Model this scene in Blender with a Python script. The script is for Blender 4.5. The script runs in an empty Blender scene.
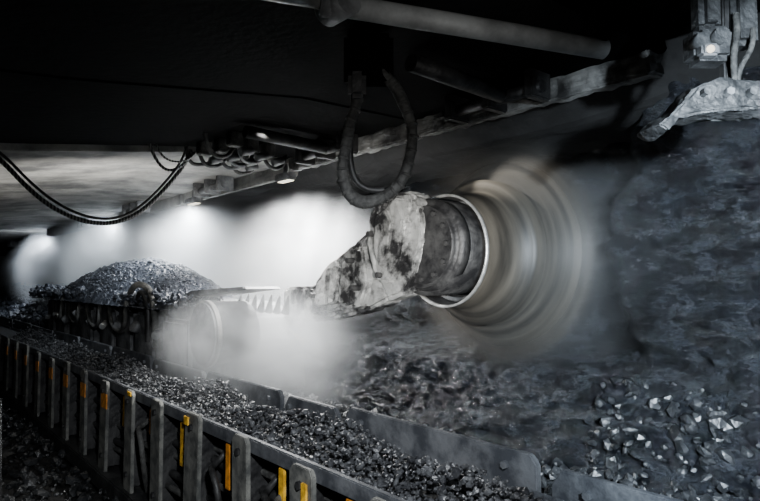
import bpy, bmesh, math, random
from mathutils import Vector, Matrix, noise
random.seed(7)
S = bpy.context.scene
COL = S.collection

# ------------------------------------------------------------ materials
def newmat(name):
    m = bpy.data.materials.new(name); m.use_nodes = True
    nt = m.node_tree
    for n in list(nt.nodes): nt.nodes.remove(n)
    out = nt.nodes.new('ShaderNodeOutputMaterial')
    return m, nt, out

def surf(name, c1, c2, rough=0.6, metal=0.0, scale=8, bump=0.3, bscale=25, vor=False, r2=None, thr=(0.4,0.62), spec=0.5, stretch=None):
    m, nt, out = newmat(name)
    N, L = nt.nodes, nt.links
    b = N.new('ShaderNodeBsdfPrincipled')
    tc = N.new('ShaderNodeTexCoord')
    src = tc.outputs['Object']
    if stretch:
        mp = N.new('ShaderNodeMapping'); mp.inputs['Scale'].default_value = stretch
        L.new(src, mp.inputs['Vector']); src = mp.outputs['Vector']
    n1 = N.new('ShaderNodeTexNoise'); n1.inputs['Scale'].default_value = scale; n1.inputs['Detail'].default_value = 8; n1.inputs['Roughness'].default_value = .65
    L.new(src, n1.inputs['Vector'])
    cr = N.new('ShaderNodeValToRGB')
    cr.color_ramp.elements[0].position = thr[0]; cr.color_ramp.elements[0].color = (*c1, 1)
    cr.color_ramp.elements[1].position = thr[1]; cr.color_ramp.elements[1].color = (*c2, 1)
    L.new(n1.outputs['Fac'], cr.inputs['Fac']); L.new(cr.outputs['Color'], b.inputs['Base Color'])
    b.inputs['Metallic'].default_value = metal
    b.inputs['Specular IOR Level'].default_value = spec
    mr = N.new('ShaderNodeMapRange'); mr.inputs['To Min'].default_value = rough; mr.inputs['To Max'].default_value = r2 if r2 is not None else min(1, rough+.2)
    L.new(n1.outputs['Fac'], mr.inputs['Value']); L.new(mr.outputs['Result'], b.inputs['Roughness'])
    n2 = N.new('ShaderNodeTexNoise'); n2.inputs['Scale'].default_value = bscale; n2.inputs['Detail'].default_value = 6
    L.new(src, n2.inputs['Vector'])
    bp = N.new('ShaderNodeBump'); bp.inputs['Strength'].default_value = bump; bp.inputs['Distance'].default_value = .02
    L.new(n2.outputs['Fac'], bp.inputs['Height'])
    last = bp
    if vor:
        v = N.new('ShaderNodeTexVoronoi'); v.inputs['Scale'].default_value = bscale*.8
        mix = N.new('ShaderNodeMixRGB'); mix.inputs[0].default_value = .18
        L.new(src, mix.inputs[1]); L.new(n2.outputs['Color'], mix.inputs[2])
        L.new(mix.outputs[0], v.inputs['Vector'])
        b2 = N.new('ShaderNodeBump'); b2.inputs['Strength'].default_value = min(1, bump*1.3); b2.inputs['Distance'].default_value = .03
        L.new(v.outputs['Distance'], b2.inputs['Height']); L.new(bp.outputs['Normal'], b2.inputs['Normal'])
        last = b2
    L.new(last.outputs['Normal'], b.inputs['Normal'])
    L.new(b.outputs['BSDF'], out.inputs['Surface'])
    return m

COAL = surf('coal_face_mat', (.005,.0065,.009), (.045,.050,.060), rough=.08, r2=.34, scale=6.5, bump=1.0, bscale=38, vor=True, thr=(.40,.64), spec=1.0, stretch=(1,.8,1.6))
CHIP = surf('coal_chip_mat', (.02,.021,.024), (.085,.089,.095), rough=.25, r2=.5, scale=9, bump=.4, bscale=40, spec=.7)
DCHIP = surf('dark_coal_chip_mat', (.008,.009,.010), (.035,.037,.04), rough=.2, r2=.5, scale=9, bump=.4, bscale=40, spec=.8)
HEAPM = surf('wet_fine_coal_mat', (.02,.024,.032), (.075,.083,.10), rough=.25, r2=.5, scale=14, bump=.6, bscale=45)
FLOORM = surf('floor_mat', (.006,.006,.006), (.02,.02,.02), rough=.5, scale=5, bump=.8, bscale=18)
ROOFM = surf('roof_mat', (.004,.004,.004), (.012,.012,.012), rough=.8, scale=4, bump=.6, bscale=12)
STEEL = surf('dusty_steel_mat', (.05,.052,.055), (.2,.205,.21), rough=.5, metal=.25, scale=6, bump=.25, bscale=30)
BRK = surf('lamp_bracket_mat', (.02,.021,.022), (.08,.083,.085), rough=.45, metal=.3, scale=12, bump=.4, bscale=50)
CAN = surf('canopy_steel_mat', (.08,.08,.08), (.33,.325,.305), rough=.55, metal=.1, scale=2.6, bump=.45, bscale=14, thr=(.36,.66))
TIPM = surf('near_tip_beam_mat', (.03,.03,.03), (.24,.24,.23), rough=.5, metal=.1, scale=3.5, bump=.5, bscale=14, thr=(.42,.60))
ARMM = surf('arm_mat', (.018,.018,.019), (.34,.345,.34), rough=.3, metal=.3, scale=4.2, bump=.9, bscale=14, thr=(.43,.56), r2=.55)
DARK = surf('dark_steel_mat', (.012,.012,.013), (.05,.05,.05), rough=.45, metal=.3, scale=7, bump=.3, bscale=30)
NEARC = surf('painted_shade_canopy_mat', (.0012,.0012,.0012), (.004,.004,.004), rough=.8, scale=3, bump=.3, bscale=20, spec=.03)  # shade put into the colour: near-black steel for unlit near canopies and fittings
PLATE = surf('spill_plate_mat', (.06,.065,.075), (.17,.178,.19), rough=.42, metal=.35, scale=7, bump=.25, bscale=28)
POSTM = surf('bracket_mat', (.07,.073,.07), (.21,.21,.19), rough=.5, metal=.2, scale=9, bump=.25, bscale=28)
RUB = surf('rubber_hose_mat', (.025,.025,.024), (.09,.09,.085), rough=.6, scale=14, bump=.5, bscale=60)
BLK = surf('black_hose_mat', (.01,.01,.01), (.03,.03,.03), rough=.4, scale=14, bump=.2, bscale=60)
YEL = surf('yellow_paint_mat', (.45,.24,.012), (.9,.52,.03), rough=.5, scale=20, bump=.2, bscale=40)
ORA = surf('orange_paint_mat', (.4,.14,.01), (.8,.32,.03), rough=.5, scale=20, bump=.2, bscale=40)
CHR = surf('worn_bright_steel_mat', (.45,.45,.43), (.75,.75,.73), rough=.25, metal=.7, scale=14, bump=.08, bscale=60)
RAM = surf('ram_paint_mat', (.15,.155,.155), (.28,.29,.29), rough=.5, metal=.1, scale=5, bump=.1, bscale=30)

def emis(name, col, s):
    m, nt, out = newmat(name)
    e = nt.nodes.new('ShaderNodeEmission'); e.inputs[0].default_value = (*col,1); e.inputs[1].default_value = s
    nt.links.new(e.outputs[0], out.inputs['Surface']); return m
LAMP = emis('lamp_glass_mat', (1,.9,.72), 3)

def cablemat():
    m, nt, out = newmat('spiral_wrap_cable_mat'); N,L = nt.nodes, nt.links
    b = N.new('ShaderNodeBsdfPrincipled'); tc = N.new('ShaderNodeTexCoord')
    w = N.new('ShaderNodeTexWave'); w.inputs['Scale'].default_value = 14; w.inputs['Distortion'].default_value = .5
    L.new(tc.outputs['Object'], w.inputs['Vector'])
    cr = N.new('ShaderNodeValToRGB'); cr.color_ramp.elements[0].position=.5; cr.color_ramp.elements[0].color=(.03,.03,.03,1)
    cr.color_ramp.elements[1].position=.8; cr.color_ramp.elements[1].color=(.22,.22,.21,1)
    L.new(w.outputs['Fac'], cr.inputs['Fac']); L.new(cr.outputs['Color'], b.inputs['Base Color'])
    b.inputs['Roughness'].default_value=.45
    L.new(b.outputs['BSDF'], out.inputs['Surface']); return m
CABLE = cablemat()

# ------------------------------------------------------------ geometry helpers
def link(me, name, mat, parent=None, smooth=False):
    o = bpy.data.objects.new(name, me); COL.objects.link(o)
    if mat: me.materials.append(mat)
    if parent: o.parent = parent
    if smooth:
        for p in me.polygons: p.use_smooth = True
    return o
def empty(name, loc=(0,0,0), rz=0):
    e = bpy.data.objects.new(name, None); COL.objects.link(e); e.location = loc; e.rotation_euler[2] = rz
    e.empty_display_size = .1
    return e
def box(name, x, y, z, mat, parent=None, bev=.008, rot=None):
    c = Vector(((x[0]+x[1])/2, (y[0]+y[1])/2, (z[0]+z[1])/2))
    bm = bmesh.new(); bmesh.ops.create_cube(bm, size=1)
    for v in bm.verts: v.co = Vector((v.co.x*(x[1]-x[0]), v.co.y*(y[1]-y[0]), v.co.z*(z[1]-z[0])))
    if bev: bmesh.ops.bevel(bm, geom=bm.edges[:], offset=bev, segments=2, affect='EDGES')
    me = bpy.data.meshes.new(name); bm.to_mesh(me); bm.free()
    o = link(me, name, mat, parent); o.location = c
    if rot: o.rotation_euler = rot
    return o
def cyl(name, p1, p2, r1, mat, parent=None, r2=None, seg=24, bev=0.0, smooth=True):
    p1, p2 = Vector(p1), Vector(p2); d = p2-p1
    bm = bmesh.new()
    bmesh.ops.create_cone(bm, cap_ends=True, segments=seg, radius1=r1, radius2=r1 if r2 is None else r2, depth=d.length)
    if bev:
        es = [e for e in bm.edges if any(len(f.verts)>4 for f in e.link_faces)]
        bmesh.ops.bevel(bm, geom=es, offset=bev, segments=3, affect='EDGES')
    me = bpy.data.meshes.new(name); bm.to_mesh(me); bm.free()
    o = link(me, name, mat, parent)
    for p in me.polygons: p.use_smooth = len(p.vertices) <= 4 and smooth
    o.location = (p1+p2)/2; o.rotation_euler = d.to_track_quat('Z','Y').to_euler()
    return o
def prism(name, pts, a, b, axis, mat, parent=None, bev=.01, rough=0, cuts=0, seed=0, blocky=0):
    bm = bmesh.new()
    f = (lambda p,t: (t,p[0],p[1])) if axis=='X' else (lambda p,t: (p[0],t,p[1]))
    va = [bm.verts.new(f(p,a)) for p in pts]; vb = [bm.verts.new(f(p,b)) for p in pts]
    n = len(pts)
    bm.faces.new(va); bm.faces.new(vb[::-1])
    for i in range(n): bm.faces.new((va[i], vb[i], vb[(i+1)%n], va[(i+1)%n]))
    bmesh.ops.recalc_face_normals(bm, faces=bm.faces[:])
    if bev: bmesh.ops.bevel(bm, geom=bm.edges[:], offset=bev, segments=2, affect='EDGES')
    if cuts:
        bmesh.ops.triangulate(bm, faces=bm.faces[:])
        for k in range(cuts):
            es = [e for e in bm.edges if e.calc_length() > .025]
            bmesh.ops.subdivide_edges(bm, edges=es, cuts=1)
            bmesh.ops.triangulate(bm, faces=bm.faces[:])
        bm.normal_update()
        for v in bm.verts:
            q = noise.fractal(v.co*11+Vector((seed,0,0)), 1.0, 2.0, 4)*rough
            if blocky:
                vd = noise.voronoi(v.co*4.0+Vector((seed,1,2)))[0]
                q += blocky*(min(.12, vd[1]-vd[0])-.12)
            v.co += v.normal*q
    me = bpy.data.meshes.new(name); bm.to_mesh(me); bm.free()
    return link(me, name, mat, parent)
def tube(name, pts, r, mat, parent=None, res=6):
    cu = bpy.data.curves.new(name,'CURVE'); cu.dimensions='3D'; cu.bevel_depth=r; cu.bevel_resolution=res; cu.use_fill_caps=True
    sp = cu.splines.new('NURBS'); sp.points.add(len(pts)-1)
    for i,p in enumerate(pts): sp.points[i].co = (*p[:3],1); sp.points[i].radius = p[3] if len(p)>3 else 1
    sp.use_endpoint_u=True; sp.order_u=4; sp.resolution_u=10
    cu.materials.append(mat)
    o = bpy.data.objects.new(name, cu); COL.objects.link(o)
    if parent: o.parent = parent
    return o
def rocks(name, sampler, n, smin, smax, mat, parent=None, pw=2.5):
    bm = bmesh.new(); bmesh.ops.create_icosphere(bm, subdivisions=1, radius=1)
    base = [v.co.copy() for v in bm.verts]; fac = [[v.index for v in f.verts] for f in bm.faces]; bm.free()
    V=[];F=[]
    for i in range(n):
        p = sampler()
        s = smin+(smax-smin)*random.random()**pw
        M = Matrix.Rotation(random.random()*6.28,3,Vector((random.random()-.5,random.random()-.5,random.random()+.01)).normalized())
        sc = Vector((s*random.uniform(.7,1.3), s*random.uniform(.7,1.3), s*random.uniform(.45,.9)))
        o = len(V)
        for b in base:
            q = b*random.uniform(.75,1.2); q = M @ Vector((q.x*sc.x,q.y*sc.y,q.z*sc.z))
            V.append((p[0]+q.x,p[1]+q.y,p[2]+q.z))
        F += [[k+o for k in f] for f in fac]
    me = bpy.data.meshes.new(name); me.from_pydata(V,[],F); me.update()
    return link(me,name,mat,parent)
def grid(name, nu, nv, fn, mat, parent=None, smooth=False):
    V=[fn(i/(nu-1), j/(nv-1)) for j in range(nv) for i in range(nu)]
    F=[(j*nu+i, j*nu+i+1, (j+1)*nu+i+1, (j+1)*nu+i) for j in range(nv-1) for i in range(nu-1)]
    me=bpy.data.meshes.new(name); me.from_pydata(V,[],F); me.update()
    return link(me,name,mat,parent,smooth)
def fbm(x,y,z,o=5): return noise.fractal(Vector((x,y,z)),1.0,2.1,o)
def sm(a,b,x):
    t=max(0,min(1,(x-a)/(b-a))); return t*t*(3-2*t)

# ------------------------------------------------------------ room shell
DY, DZ, DR = 2.9, .23, .80
def face_x(y,z):
    cut = sm(DY-DR-.05, DY-DR+.45, y + .35*abs(z-DZ))
    x = 3.72 + .75*cut
    low = max(0, -.50 - z)
    xl = 3.62 - low*.75
    k = sm(-.45,-.62,z)
    return x*(1-k) + xl*k
def relief(y,z):
    w = fbm(y*1.1,z*1.1,2,3)
    vd = noise.voronoi(Vector((y*2.6+w*.5, z*4.2+w*.4+y*.5, 3)))[0]
    vd2 = noise.voronoi(Vector((y*7+w, z*14+w*2, 7)))[0]
    bed = abs(noise.noise(Vector((y*.7+w, z*7+w*1.5, 1))))*.09
    return fbm(y*1.6,z*2.2,4,6)*.13 + (vd[1]-vd[0])*-.13 + vd2[0]*.08 + bed + fbm(y*12,z*17,9,4)*.03
def face(u,v):
    y = -1.2 + 30*(u**1.9); z = -1.75 + 3.0*v
    x = face_x(y,z) + relief(y,z)
    if z>.8: x -= (z-.8)*.5
    return (x,y,z)
grid('wall_coal_face', 760, 280, face, COAL)
def floorf(u,v):
    x=-2.5+7.5*u; y=-2+30*v**1.6
    return (x,y,-1.68+fbm(x*2,y*2,0)*.06+fbm(x*7,y*7,3)*.02)
grid('floor', 150, 260, floorf, FLOORM)
def rooff(u,v):
    x=-2.5+7.5*u; y=-2+30*v**1.6
    return (x,y,1.42+fbm(x*1.3,y*1.3,5)*.05-.35*sm(3.25,3.6,x))
grid('ceiling', 120, 200, rooff, ROOFM)

# ------------------------------------------------------------ roof support canopies
edges=[-2.13,-.38,1.37,3.12,4.87,7.4,9.9,12.4,14.9,17.4,19.9]
for i in range(len(edges)-1):
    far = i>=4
    y0,y1=edges[i]+.005,edges[i+1]-.005
    e=empty('roof_support_canopy',(0,0,0))
    dz = random.uniform(-.004,.004) + (0.12 if i<2 else 0) + (.05 if i in (2,3) else 0)
    prof=[(-.8,.80+dz),(.7,.93+dz),(2.0,1.10+dz),(3.05,1.12+dz),(3.1,1.15+dz),(3.05,1.24+dz),(-.8,1.34+dz)]
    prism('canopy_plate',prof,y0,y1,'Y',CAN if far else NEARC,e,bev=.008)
    if i>=2:
        lip=[(2.93,.99+dz),(3.08,1.02+dz),(3.10,1.14+dz),(2.93,1.13+dz)]
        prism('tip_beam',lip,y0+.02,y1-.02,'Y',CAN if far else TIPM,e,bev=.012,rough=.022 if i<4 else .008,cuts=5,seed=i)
        ym=(y0+y1)/2
        hm = STEEL if far else DARK
        cyl('hinge_pin',(2.75,ym-.35,1.02+dz),(2.75,ym+.35,1.02+dz),.035,hm,e)
        for k in (-.3,0,.3):
            box('hinge_lug',(2.68,2.86),(ym+k-.03,ym+k+.03),(.96+dz,1.12+dz),hm,e,.01)
        if not far: cyl('sprag_ram',(2.0,ym-.1,1.04+dz),(2.7,ym-.1,1.02+dz),.045,hm,e)

# ------------------------------------------------------------ flipper ram
e=empty('hydraulic_ram')
p1=Vector((1.10,1.52,.885)); p2=Vector((2.0,1.11,.845)); d=(p2-p1)
cyl('barrel',p1,p2,.036,RAM,e,bev=.006,seg=40)
cyl('gland',p1-d*.06,p1+d*.02,.045,STEEL,e,bev=.006)
cyl('rod',p1-d*.35,p1-d*.05,.022,CHR,e)
cyl('mount_eye',p1+Vector((0.0,-.06,.0)),p1+Vector((0,.06,0)),.05,STEEL,e)
box('mount_lug',(1.05,1.17),(1.47,1.57),(.9,1.06),DARK,e)
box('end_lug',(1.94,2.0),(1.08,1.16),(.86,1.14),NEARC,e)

# ------------------------------------------------------------ bracket with lamp, upper right
e=empty('canopy_lamp_bracket',(2.167,.793,0),-math.radians(40))
box('valve_block',(-.10,.03),(-.05,.06),(.74,.86),BRK,e,.02)
box('valve_block_top',(-.075,.0),(-.04,.05),(.85,1.0),BRK,e,.02)
cyl('valve_port',(-.09,-.07,.80),(-.09,-.02,.80),.022,BRK,e)
cyl('valve_port_2',(-.03,-.08,.81),(-.03,-.02,.81),.026,BRK,e)
box('lamp_housing',(-.095,-.035),(-.075,-.03),(.745,.785),STEEL,e,.008)
cyl('lamp_glass',(-.07,-.082,.762),(-.07,-.074,.762),.012,LAMP,e)
box('side_block',(.04,.13),(-.03,.06),(.80,1.0),BRK,e,.02)
tube('hose_drop',[(.045,-.03,.9),(.04,-.05,.82),(.02,-.04,.77),(.035,-.03,.70),(.04,-.02,.64)],.011,RUB,e)
tube('hose_drop_2',[(.1,-.03,.85),(.09,-.05,.78),(.06,-.04,.74),(.045,-.03,.70),(.045,-.02,.64)],.009,RUB,e)
prism('foot_plate',[(-.235,.52),(-.20,.545),(-.15,.60),(-.10,.66),(.0,.675),(.20,.67),(.20,.575),(-.05,.565),(-.16,.54),(-.20,.50)],-.05,.10,'Y',BRK,e,bev=.006,rough=.016,cuts=4,seed=5)
for k in range(4):
    cyl('bolt_%d'%k,(-.08+k*.075,-.075,.625),(-.08+k*.075,-.03,.625),.014,STEEL if k in(1,) else BRK,e,seg=6,smooth=False)
box('hanger',(.02,.06),(0,.04),(.64,1.2),DARK,e,.006)

# ------------------------------------------------------------ hanging hose loop
e=empty('hanging_hose_loop',(1.67,1.99,0),-math.radians(40))
pts=[(-.02,.03,1.05),(.0,.0,.94),(.04,.0,.89),(.075,0,.85),(.115,0,.76),(.15,0,.66),(.13,0,.54),(.10,0,.44),(.04,.01,.385),(-.02,.02,.355),(-.10,.02,.345),(-.165,.02,.42),(-.165,.02,.53),(-.145,.02,.62),(-.135,.02,.70),(-.10,.02,.79),(-.10,.03,.88),(-.08,.05,1.05)]
rad=[1,1,1,1.25,1,1,1,1.1,1,1.25,1.35,1.1,1,1.15,1,1,1.3,1]
tube('hose',[(*p,q) for p,q in zip(pts,rad)],.023,RUB,e)
for k in range(28):
    t=2.2+k*.5; i=int(t); f=t-i
    if i+1<len(pts):
        a=Vector(pts[i]).lerp(Vector(pts[i+1]),f); dd=(Vector(pts[i+1])-Vector(pts[i])).normalized()*.007
        cyl('wrap_%d'%k,a-dd,a+dd,.0265,RUB,e,bev=.002)
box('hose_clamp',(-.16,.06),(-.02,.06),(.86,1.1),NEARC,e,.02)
box('clamp_lug',(-.14,-.06),(-.05,.0),(.80,.92),DARK,e,.02)
tube('hose_inner',[(-.10,.05,.80),(-.14,.05,.66),(-.14,.05,.5),(-.09,.05,.40),(.02,.05,.41)],.014,BLK,e)

# ------------------------------------------------------------ cables at the canopy edge
e=empty('hanging_cable')
Yc=4.80
tube('main_cable',[(.2,Yc,.95),(.45,Yc,.95),(.60,Yc,.88),(.72,Yc,.74),(.90,Yc,.56),(1.15,Yc,.44),(1.40,Yc,.44),(1.62,Yc,.58),(1.80,Yc,.80),(1.93,Yc,.98),(1.98,Yc,1.10)],.017,CABLE,e)
tube('main_cable_b',[(.2,Yc-.05,.96),(.45,Yc-.05,.97),(.60,Yc-.05,.91),(.72,Yc-.05,.78),(.90,Yc-.05,.60),(1.15,Yc-.05,.47),(1.40,Yc-.05,.47),(1.60,Yc-.05,.62),(1.76,Yc-.05,.82),(1.88,Yc-.05,.98),(1.92,Yc-.05,1.12)],.010,BLK,e)
tube('second_cable',[(1.62,Yc-.03,1.10),(1.65,Yc-.03,1.02),(1.71,Yc-.03,.91),(1.82,Yc-.03,.89),(1.92,Yc-.03,.98),(1.98,Yc-.03,1.08)],.012,CABLE,e)
tube('third_cable',[(1.66,Yc-.06,1.10),(1.70,Yc-.06,1.0),(1.80,Yc-.06,.95),(1.95,Yc-.06,1.0),(2.0,Yc-.06,1.1)],.008,CABLE,e)
e=empty('hose_bundle',(0,0,0))
for k in range(9):
    y=4.3+k*.07+random.uniform(-.05,.05); x=2.1+random.uniform(-.15,.5); z=1.12
    tube('loop_%d'%k,[(x-.15,y,z),(x-.12,y+.04,z-.1-random.random()*.06),(x,y+.05,z-.12-random.random()*.08),(x+.12,y+.1,z-.1),(x+.15,y+.12,z)],.016,random.choice([RUB,BLK,STEEL]),e)
for k in range(7):
    y=4.2+k*.09; x=2.35+random.uniform(-.3,.3)
    cyl('fitting_%d'%k,(x,y,1.0),(x+.1,y,1.03),.03,STEEL,e)
    box('valve_%d'%k,(x-.1,x),(y-.05,y+.05),(1.04,1.15),RUB,e)

def lamp(loc,w=.10):
    e=empty('mine_lamp',loc)
    box('housing',(-.05,.05),(-w,w),(0,.07),STEEL,e,.012)
    box('lens',(-.025,.035),(-w*.8,w*.8),(-.006,.006),LAMP,e,.002)
    cyl('hanger',(0,0,.06),(0,0,.16),.02,STEEL,e)
lamp((2.88,4.80,.94),.12); lamp((2.88,6.9,.94),.15)

# ------------------------------------------------------------ shearer drum (spinning)
def spinmat(name, a0, c1, c2, rin, rout):
    m,nt,out=newmat(name); N,L=nt.nodes,nt.links
    tc=N.new('ShaderNodeTexCoord'); sx=N.new('ShaderNodeSeparateXYZ'); L.new(tc.outputs['Object'],sx.inputs[0])
    cmb=N.new('ShaderNodeCombineXYZ'); L.new(sx.outputs['Y'],cmb.inputs[0]); L.new(sx.outputs['Z'],cmb.inputs[1])
    ln=N.new('ShaderNodeVectorMath'); ln.operation='LENGTH'; L.new(cmb.outputs[0],ln.inputs[0])
    at=N.new('ShaderNodeMath'); at.operation='ARCTAN2'; L.new(sx.outputs['Z'],at.inputs[0]); L.new(sx.outputs['Y'],at.inputs[1])
    sn=N.new('ShaderNodeMath'); sn.operation='SINE'; L.new(at.outputs[0],sn.inputs[0])
    c3=N.new('ShaderNodeCombineXYZ')
    m1=N.new('ShaderNodeMath'); m1.operation='MULTIPLY'; m1.inputs[1].default_value=20; L.new(ln.outputs['Value'],m1.inputs[0])
    m2=N.new('ShaderNodeMath'); m2.operation='MULTIPLY'; m2.inputs[1].default_value=.5; L.new(sn.outputs[0],m2.inputs[0])
    L.new(m1.outputs[0],c3.inputs[0]); L.new(m2.outputs[0],c3.inputs[1])
    m4=N.new('ShaderNodeMath'); m4.operation='MULTIPLY'; m4.inputs[1].default_value=8; L.new(sx.outputs['X'],m4.inputs[0]); L.new(m4.outputs[0],c3.inputs[2])
    nz=N.new('ShaderNodeTexNoise'); nz.inputs['Scale'].default_value=1; nz.inputs['Detail'].default_value=5; L.new(c3.outputs[0],nz.inputs['Vector'])
    cr=N.new('ShaderNodeValToRGB'); cr.color_ramp.elements[0].position=.32; cr.color_ramp.elements[1].position=.68
    cr.color_ramp.elements[0].color=(*c1,1); cr.color_ramp.elements[1].color=(*c2,1); L.new(nz.outputs['Fac'],cr.inputs['Fac'])
    d=N.new('ShaderNodeBsdfPrincipled'); d.inputs['Roughness'].default_value=.5; L.new(cr.outputs['Color'],d.inputs['Base Color'])
    mr=N.new('ShaderNodeMapRange'); mr.interpolation_type='SMOOTHSTEP'
    mr.inputs['From Min'].default_value=rin; mr.inputs['From Max'].default_value=rout; mr.inputs['To Min'].default_value=a0; mr.inputs['To Max'].default_value=0
    L.new(ln.outputs['Value'],mr.inputs['Value']); L.new(mr.outputs['Result'],d.inputs['Alpha'])
    L.new(d.outputs['BSDF'],out.inputs['Surface']); return m
def lathe(name, prof, mat, parent, seg=96):
    V=[];F=[];n=len(prof)
    for s in range(seg):
        a=2*math.pi*s/seg
        for x,r in prof: V.append((x,r*math.cos(a),r*math.sin(a)))
    for s in range(seg):
        t=(s+1)%seg
        for k in range(n-1): F.append((s*n+k,s*n+k+1,t*n+k+1,t*n+k))
    me=bpy.data.meshes.new(name); me.from_pydata(V,[],F); me.update()
    return link(me,name,mat,parent,True)
drum=empty('shearer_cutting_drum',(3.6,DY,DZ-.01))
SP1=spinmat('spinning_drum_mat',1.0,(.016,.014,.011),(.10,.088,.070),.64,.84)
SP2=spinmat('spinning_picks_mat',.3,(.04,.036,.03),(.12,.107,.088),.68,.97)
lathe('spinning_vanes',[(-.57,.385),(-.50,.39),(-.40,.41),(-.30,.44),(-.26,.50),(-.24,.53),(-.14,.53),(-.10,.60),(-.04,.62),(-.02,.68),(.02,.70),(.02,.84),(.6,.84)],SP1,drum)
lathe('spinning_picks',[(-.16,.5),(-.08,.7),(-.02,.97)],SP2,drum)
lathe('rim_ring',[(-.585,.376),(-.60,.381),(-.60,.391),(-.59,.395),(-.575,.393),(-.57,.38),(-.575,.374),(-.585,.376)],CHR,drum)
lathe('dished_hub',[(-.575,.378),(-.52,.372),(-.44,.36),(-.36,.33),(-.33,.28),(-.30,.02)],DARK,drum)
lathe('hub_step_ring',[(-.46,.355),(-.475,.345),(-.475,.335),(-.46,.325)],STEEL,drum)

# ------------------------------------------------------------ shearer (body + ranging arm)
sh=empty('coal_shearer')
armp=[(4.6,-.34),(4.6,-.04),(4.12,-.03),(3.88,.16),(3.62,.28),(3.40,.38),(3.30,.54),(3.20,.62),(2.95,.62),(2.86,.52),(2.84,.30),(2.92,.05),(3.0,-.08),(3.17,-.12),(3.46,-.22),(4.05,-.32)]
prism('ranging_arm',armp,2.74,2.92,'X',ARMM,sh,bev=.025,rough=.005,cuts=6,seed=2,blocky=.10)
cyl('gearbox_casing',(2.80,2.92,.24),(3.36,2.92,.24),.33,DARK,sh,bev=.05,seg=48)
cyl('gearbox_nose',(2.78,2.88,.25),(2.96,2.89,.25),.31,DARK,sh,bev=.05,seg=48)
for k in range(12):
    a=k*math.pi/6
    cyl('casing_bolt_%d'%k,(2.765,2.88+.23*math.cos(a),.25+.23*math.sin(a)),(2.79,2.88+.23*math.cos(a),.25+.23*math.sin(a)),.018,DARK,sh,seg=6,smooth=False)
prism('arm_side_plate',[(4.08,-.27),(4.05,-.03),(3.84,.14),(3.54,.26),(3.40,.26),(3.34,.0),(3.42,-.17)],2.68,2.76,'X',ARMM,sh,bev=.018,rough=.005,cuts=5,seed=9,blocky=.10)
prism('arm_plate_step',[(3.96,-.20),(3.92,.0),(3.68,.13),(3.58,-.14)],2.635,2.70,'X',ARMM,sh,bev=.012,rough=.004,cuts=4,seed=29,blocky=.04)
prism('arm_cap',[(3.34,.28),(3.29,.5),(3.16,.585),(3.0,.57),(2.93,.42),(2.98,.16),(3.10,.0),(3.22,.0),(3.28,.14)],2.66,2.76,'X',ARMM,sh,bev=.02,rough=.006,cuts=5,seed=19,blocky=.12)
prism('arm_cap_plate',[(3.22,.22),(3.20,.46),(3.08,.50),(3.02,.40),(3.06,.2),(3.14,.1)],2.63,2.68,'X',ARMM,sh,bev=.012,rough=.005,cuts=4,seed=11,blocky=.05)
for k in range(2):
    prism('arm_rib_%d'%k,[(3.80-.2*k,-.17+.02*k),(3.76-.2*k,.10+.05*k),(3.73-.2*k,.11+.05*k),(3.76-.2*k,-.17+.02*k)],2.615,2.69,'X',ARMM,sh,bev=.008)
for k,(yy,zz) in enumerate(((3.50,.16),(3.44,-.04),(3.98,-.10),(3.16,.05),(3.26,.34),(3.1,.53))):
    cyl('arm_bolt_%d'%k,(2.62,yy,zz),(2.70,yy,zz),.020,DARK,sh,seg=6,smooth=False)
for k in range(7):
    y=4.02+k*.13
    cyl('spray_nozzle_%d'%k,(2.45,y+.05,-.24),(2.45,y,-.10),.035,DARK,sh,r2=.006,seg=10)
prism('body',[(4.35,-.9),(4.4,-.5),(4.6,-.28),(4.8,-.18),(5.2,-.16),(10.4,-.16),(10.5,-.9)],2.08,2.85,'X',STEEL,sh,bev=.03)
for k in range(8):
    y=4.95+k*.68
    box('side_housing_%d'%k,(1.97+random.uniform(0,.05),2.14),(y,y+random.uniform(.4,.62)),(-.75,-.22-random.uniform(0,.12)),STEEL,sh,.03)
cyl('end_roller',(2.0,4.5,-.40),(2.35,4.5,-.40),.25,STEEL,sh,bev=.03,seg=48)
cyl('end_roller_rim',(1.975,4.5,-.40),(2.01,4.5,-.40),.262,CAN,sh,seg=48)
cyl('end_roller_plate',(1.96,4.5,-.40),(2.0,4.5,-.40),.240,STEEL,sh,seg=48)
prism('top_flap',[(3.95,-.05),(4.0,-.03),(4.95,-.07),(5.2,-.13),(5.2,-.16),(4.9,-.12)],2.05,2.35,'X',STEEL,sh,bev=.008)
for k in range(9):
    y=5.3+k*.55; h=random.uniform(.02,.08)
    box('cover_%d'%k,(2.0,2.3),(y,y+random.uniform(.25,.45)),(-.3,-.2+h),STEEL,sh,.02)
    cyl('bolt_head_%d'%k,(1.93,y+.2+random.uniform(-.1,.1),-.42+random.uniform(-.1,.08)),(1.99,y+.2,-.45),random.uniform(.025,.06),CHR if k%4==3 else STEEL,sh,seg=12)
tube('trail_hose',[(2.0,6.4,-.15),(1.97,6.2,-.02),(1.97,5.9,.0),(1.97,5.6,-.1),(1.96,5.5,-.35),(1.97,5.5,-.6)],.03,RUB,sh)
tube('trail_hose_2',[(2.0,6.1,-.2),(1.95,6.0,-.08),(1.95,5.75,-.08),(1.95,5.65,-.25),(1.96,5.7,-.55)],.025,BLK,sh)
for k in range(4):
    y=6.4+k*.9
    tube('side_hose_%d'%k,[(1.98,y,-.2),(1.93,y-.1,-.25),(1.92,y-.2,-.45),(1.93,y+.1,-.55),(1.95,y+.5,-.4),(1.98,y+.6,-.25)],.022,RUB,sh)

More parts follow.
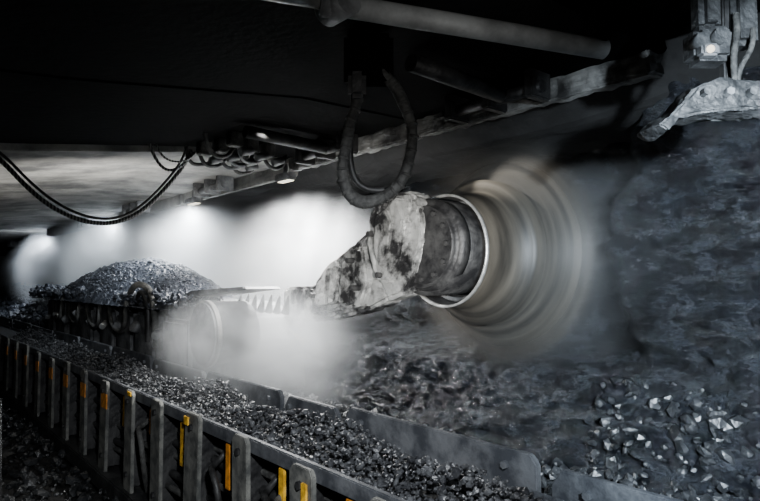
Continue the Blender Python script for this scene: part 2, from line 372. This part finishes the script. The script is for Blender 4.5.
def heaph(x,y):
    a=((y-7.6)/(3.6 if y>7.6 else 2.2))**2+((x-2.55)/.64)**2
    return -.22+.49*(1-a)+fbm(x*5,y*5,7)*.04 if a<1 else -.24
hp=empty('coal_heap')
grid('heap_body',80,220,lambda u,v:(1.91+1.28*u,5.3+6.0*v,heaph(1.91+1.28*u,5.3+6.0*v)+fbm(u*20,v*50,1)*.012),HEAPM,hp)
def hs():
    while True:
        x=random.uniform(1.95,3.15); y=random.uniform(5.4,11.1)
        if heaph(x,y)>-.2: return (x,y,heaph(x,y)+.003)
rocks('heap_chips',hs,10000,.006,.026,HEAPM,hp,pw=3)
def sp():
    y=random.uniform(4.9,11.5); x=random.uniform(1.97,2.35)
    return (x,y,-.21+.10*random.random()*(1+noise.noise(Vector((y*2,0,0)))))
rocks('spilled_fines',sp,4000,.012,.050,HEAPM,hp,pw=3)
def far():
    y=random.uniform(11.4,20); x=random.uniform(2.1,3.4)
    return (x,y,-.75+.75*math.exp(-((x-2.9)/.5)**2)*random.random())
rocks('spoil_pile',far,2200,.03,.12,HEAPM)

# ------------------------------------------------------------ armoured face conveyor
cv=empty('armoured_face_conveyor')
k=0
segs=[(.05,1.30,-.67),(1.36,2.55,-.645),(2.62,3.15,-.67),(3.2,4.28,-.655),(4.32,5.4,-.67),(5.45,6.6,-.66),(6.65,7.9,-.665),(7.95,9.3,-.66),(9.35,10.8,-.67),(10.85,12.5,-.66),(12.55,14.5,-.665),(14.55,17,-.67)]
for a,b,zt in segs:
    c=.06
    prism('spill_plate_%d'%k,[(a,-1.0),(b,-1.0),(b,zt-c),(b-c*.7,zt),(a+c*.5,zt),(a,zt-c*.6)],1.90,1.93,'X',PLATE,cv,bev=.005)
    prism('spill_plate_foot_%d'%k,[(1.93,-.95),(1.80,-.95),(1.88,-.80),(1.93,-.80)],a+.03,b-.03,'Y',PLATE,cv,bev=.004)
    for q in range(2):
        yb=a+(b-a)*(.12+.76*q)
        cyl('plate_bolt_%d_%d'%(k,q),(1.88,yb,zt-.06),(1.905,yb,zt-.06),.016,PLATE,cv,seg=6,smooth=False)
    box('joint_strap_%d'%k,(1.885,1.90),(b-.06,b+.10),(zt-.24,zt-.10),PLATE,cv,.004)
    k+=1
box('ledge_plate',(1.50,1.92),(.0,17),(-.87,-.83),DARK,cv,.005)
box('ledge_edge_bar',(1.49,1.52),(.0,17),(-.87,-.795),PLATE,cv,.005)
box('back_panel',(1.66,1.70),(.0,17),(-1.62,-.85),DARK,cv,.005)
box('pan_deck',(1.92,2.95),(.0,17),(-1.22,-1.16),DARK,cv,.005)
box('pan_face_rail',(2.90,2.98),(.0,17),(-1.55,-1.08),DARK,cv,.01)
box('base_rail',(1.42,1.70),(.0,17),(-1.66,-1.52),DARK,cv,.01)
posts=[1.15,1.72,2.28,2.86,3.46,4.06,4.62,5.25,5.9,6.55,7.2,7.9,8.6,9.3,10.0,10.8,11.6]
for i,yp in enumerate(posts):
    w=.09+random.uniform(-.01,.015); zt=-.79+random.uniform(-.02,.02)
    t=random.uniform(-.03,.03)
    prism('bracket_plate_%d'%i,[(yp-w+t,-1.56),(yp+w+t,-1.56),(yp+w,zt-.03),(yp+w-.03,zt),(yp-w+.02,zt),(yp-w,zt-.03)],1.455,1.48,'X',POSTM,cv,bev=.004)
    box('bracket_web_%d'%i,(1.48,1.66),(yp-.015,yp+.015),(-1.5,-.87),DARK,cv,.004)
    cyl('bracket_bolt_%d'%i,(1.44,yp,zt-.08),(1.46,yp,zt-.08),.02,DARK,cv,seg=6,smooth=False)
    cyl('bracket_bolt_low_%d'%i,(1.44,yp,-1.4),(1.46,yp,-1.4),.02,DARK,cv,seg=6,smooth=False)
    if yp<12:
        m=YEL if i%2==0 else ORA
        yy=yp+.24+random.uniform(-.03,.03)
        if i in (0,): continue
        box('marker_%d'%i,(1.50,1.515),(yy-.024,yy+.024),(-1.05-random.random()*.15,-.88),m,cv,.003)
        if i>6: box('marker_b_%d'%i,(1.45,1.46),(yp-.1,yp+.05),(-1.02,-.9),ORA,cv,.003)
box('yellow_tag_1',(1.445,1.456),(3.50,3.56),(-.85,-.80),YEL,cv,.002)
box('yellow_tag_2',(1.445,1.456),(2.22,2.26),(-.98,-.87),YEL,cv,.002)
box('yellow_tag_3',(1.445,1.456),(4.55,4.62),(-.83,-.80),YEL,cv,.002)
for k in range(5):
    z0=-.98-.1*k; x0=1.60-.01*k
    pts=[]
    for j in range(30):
        yy=.6+j*.42; pts.append((x0+random.uniform(-.03,.03),yy,z0+random.uniform(-.05,.04)))
    tube('cable_run_%d'%k,pts,.02+.006*(k%2),BLK if k%2 else RUB,cv)
for k,(ya,rr) in enumerate(((2.55,.12),(2.45,.09),(3.15,.1),(4.35,.1))):
    tube('hose_loop_%d'%k,[(1.6,ya+rr,-.95),(1.5,ya+rr*1.1,-1.05),(1.44,ya+rr*.3,-1.0),(1.43,ya-rr,-1.08),(1.45,ya-rr*.9,-1.25),(1.5,ya,-1.4),(1.55,ya+.1,-1.5)],.018,RUB if k%2 else BLK,cv)

def s1():
    y=.2+random.random()**1.3*10; x=random.uniform(1.52,1.89)
    h=.14*sm(1.50,1.68,x)*(1-.5*sm(1.74,1.88,x))*(.6+.9*noise.noise(Vector((x*3,y*1.6,0)))+.3)
    return (x,y,-.83+max(0,h)*random.random()+.006)
rocks('coal_rubble_on_ledge',s1,16000,.005,.022,CHIP,pw=2.5)
def s2():
    y=.2+random.random()**1.3*12; x=random.uniform(1.97,3.0)
    return (x,y,-1.16+.06*random.random()+.10*sm(2.4,3.0,x))
rocks('coal_on_conveyor',s2,6500,.012,.05,DCHIP,pw=2.5)
def s3():
    y=.0+random.random()*6; z=random.uniform(-1.3,-.5)
    return (face_x(y,z)+relief(y,z)+.01,y,z)
rocks('broken_coal_at_face',s3,7000,.008,.035,COAL,pw=3)
def s4():
    z=random.uniform(-1.15,-.6); y=random.uniform(.5,2.0)
    return (face_x(y,z)+relief(y,z)-.002,y,z)
rocks('coal_lumps',s4,260,.015,.055,DCHIP,pw=2)
def s5():
    y=random.uniform(.8,12); x=random.uniform(.2,1.45); return (x,y,-1.66+random.random()*.04)
rocks('floor_rubble',s5,2500,.012,.07,DCHIP,pw=3)
e=empty('roof_support_leg',(-.02,0,0))
cyl('leg_barrel',(.40,3.1,-1.6),(.37,3.1,-.5),.09,DARK,e,bev=.01)
cyl('leg_rod',(.37,3.1,-.5),(.35,3.1,.86),.06,NEARC,e)
box('leg_foot',(.2,.6),(2.9,3.3),(-1.70,-1.58),DARK,e,.02)

# ------------------------------------------------------------ airborne dust and spray
def mist(name, loc, rad, dens, nscale, contrast=(.35,.7), aniso=.1, col=(.93,.965,1), core=.5, lo=.3, rot=None):
    m,nt,out=newmat(name+'_mat'); N,L=nt.nodes,nt.links
    tc=N.new('ShaderNodeTexCoord')
    ln=N.new('ShaderNodeVectorMath'); ln.operation='LENGTH'; L.new(tc.outputs['Object'],ln.inputs[0])
    mr=N.new('ShaderNodeMapRange'); mr.interpolation_type='SMOOTHSTEP'; mr.inputs['From Min'].default_value=1; mr.inputs['From Max'].default_value=core
    mr.inputs['To Min'].default_value=0; mr.inputs['To Max'].default_value=dens
    L.new(ln.outputs['Value'],mr.inputs['Value'])
    nz=N.new('ShaderNodeTexNoise'); nz.inputs['Scale'].default_value=nscale; nz.inputs['Detail'].default_value=2
    L.new(tc.outputs['Object'],nz.inputs['Vector'])
    m2=N.new('ShaderNodeMapRange'); m2.inputs['From Min'].default_value=contrast[0]; m2.inputs['From Max'].default_value=contrast[1]; m2.inputs['To Min'].default_value=lo; m2.inputs['To Max'].default_value=1.3
    L.new(nz.outputs['Fac'],m2.inputs['Value'])
    mu=N.new('ShaderNodeMath'); mu.operation='MULTIPLY'; L.new(mr.outputs['Result'],mu.inputs[0]); L.new(m2.outputs['Result'],mu.inputs[1])
    v=N.new('ShaderNodeVolumePrincipled'); v.inputs['Color'].default_value=(*col,1); v.inputs['Anisotropy'].default_value=aniso
    L.new(mu.outputs[0],v.inputs['Density']); L.new(v.outputs[0],out.inputs['Volume'])
    bm=bmesh.new(); bmesh.ops.create_icosphere(bm,subdivisions=3,radius=1)
    me=bpy.data.meshes.new(name); bm.to_mesh(me); bm.free()
    o=link(me,name,m); o.location=loc; o.scale=rad
    if rot: o.rotation_euler=rot
    return o
mist('spray_mist_cloud',(3.35,12.4,.20),(1.25,9.4,1.25),1.15,4.5,core=.76,lo=.5)
mist('spray_mist_low',(2.2,4.1,-.50),(.70,1.35,.55),3.4,2.2,core=.1)
mist('dust_cloud_at_drum',(3.75,2.6,.2),(.8,1.15,.95),.32,2.2)
for k,(yy,tl) in enumerate(((4.35,.25),(4.75,.12),(5.2,-.05))):
    mist('water_spray_jet',(3.15,yy,.28),(.20,.15,.66),3.6,2.5,core=.0,rot=(tl,.1,0))

# ------------------------------------------------------------ lights
def spot(name,loc,target,energy,angle,blend=.6,r=.05,col=(1,1,1)):
    l=bpy.data.lights.new(name,'SPOT'); l.energy=energy; l.spot_size=math.radians(angle); l.spot_blend=blend; l.shadow_soft_size=r; l.color=col
    o=bpy.data.objects.new(name,l); COL.objects.link(o); o.location=loc
    o.rotation_euler=(Vector(target)-Vector(loc)).to_track_quat('-Z','Y').to_euler(); return o
spot('cap_lamp_key',(1.25,1.15,.0),(2.95,3.2,.25),620,38,.9,.03,(1,.975,.93))
spot('cap_lamp_face',(.6,-.5,.3),(3.7,1.15,-.3),2200,66,.9,.03,(.76,.88,1))
spot('fill_spot_conveyor',(.3,.1,.5),(1.8,3.0,-.9),480,58,.9,.06,(.91,.95,1))  # added fill, no real lamp: lifts the ledge rubble and conveyor
spot('fill_spot_ram',(.5,.2,.25),(1.65,1.5,.85),30,46,.9,.04,(1,.99,.96))  # small added spot that brightens the ram and hose
spot('canopy_lamp_mist',(2.85,4.75,.90),(3.3,4.8,-.6),1250,165,1,.10,(1,.99,.97))
spot('canopy_lamp_far',(2.85,6.9,.90),(3.2,7.6,-.6),620,165,1,.10,(.93,.97,1))
spot('fill_spot_farthest',(2.85,9.9,.90),(3.0,12.0,-.6),420,150,1,.10,(.85,.93,1))  # added light without a fixture, brightens the distant mist
spot('fill_spot_tunnel',(2.7,14.0,.90),(2.9,16.0,-.6),480,150,1,.10,(.82,.9,1))  # added light without a fixture, for mist at the far end
spot('fill_spot_low_mist',(2.1,3.8,1.08),(2.2,4.15,-.6),520,78,.9,.06,(1,.99,.96))  # added spot dedicated to the low mist, no lamp hangs here
spot('fill_spot_heap',(1.8,6.0,.95),(2.5,7.4,0),130,90,.9,.05,(.84,.92,1))  # added fill aimed at the coal heap, no fixture
spot('fill_spot_canopies',(1.7,5.4,-.1),(1.5,6.4,1.1),230,115,.9,.06,(1,.98,.93))  # added uplight for the far canopy undersides, not a machine lamp
spot('streak_spot_drum',(2.75,3.15,1.02),(3.38,2.70,.74),90,30,.7,.02,(1,.98,.93))  # narrow added spot that makes the bright streak on the drum top
w=bpy.data.worlds.new('mine_dark'); S.world=w; w.use_nodes=True
w.node_tree.nodes['Background'].inputs[0].default_value=(.5,.55,.6,1); w.node_tree.nodes['Background'].inputs[1].default_value=.004

# ------------------------------------------------------------ camera
cam=bpy.data.cameras.new('camera'); co=bpy.data.objects.new('camera',cam); COL.objects.link(co)
cam.sensor_width=36; cam.lens=28.42; cam.clip_start=.02
co.location=(0,0,0); co.rotation_euler=(math.radians(93.05),0,math.radians(-40))
S.camera=co
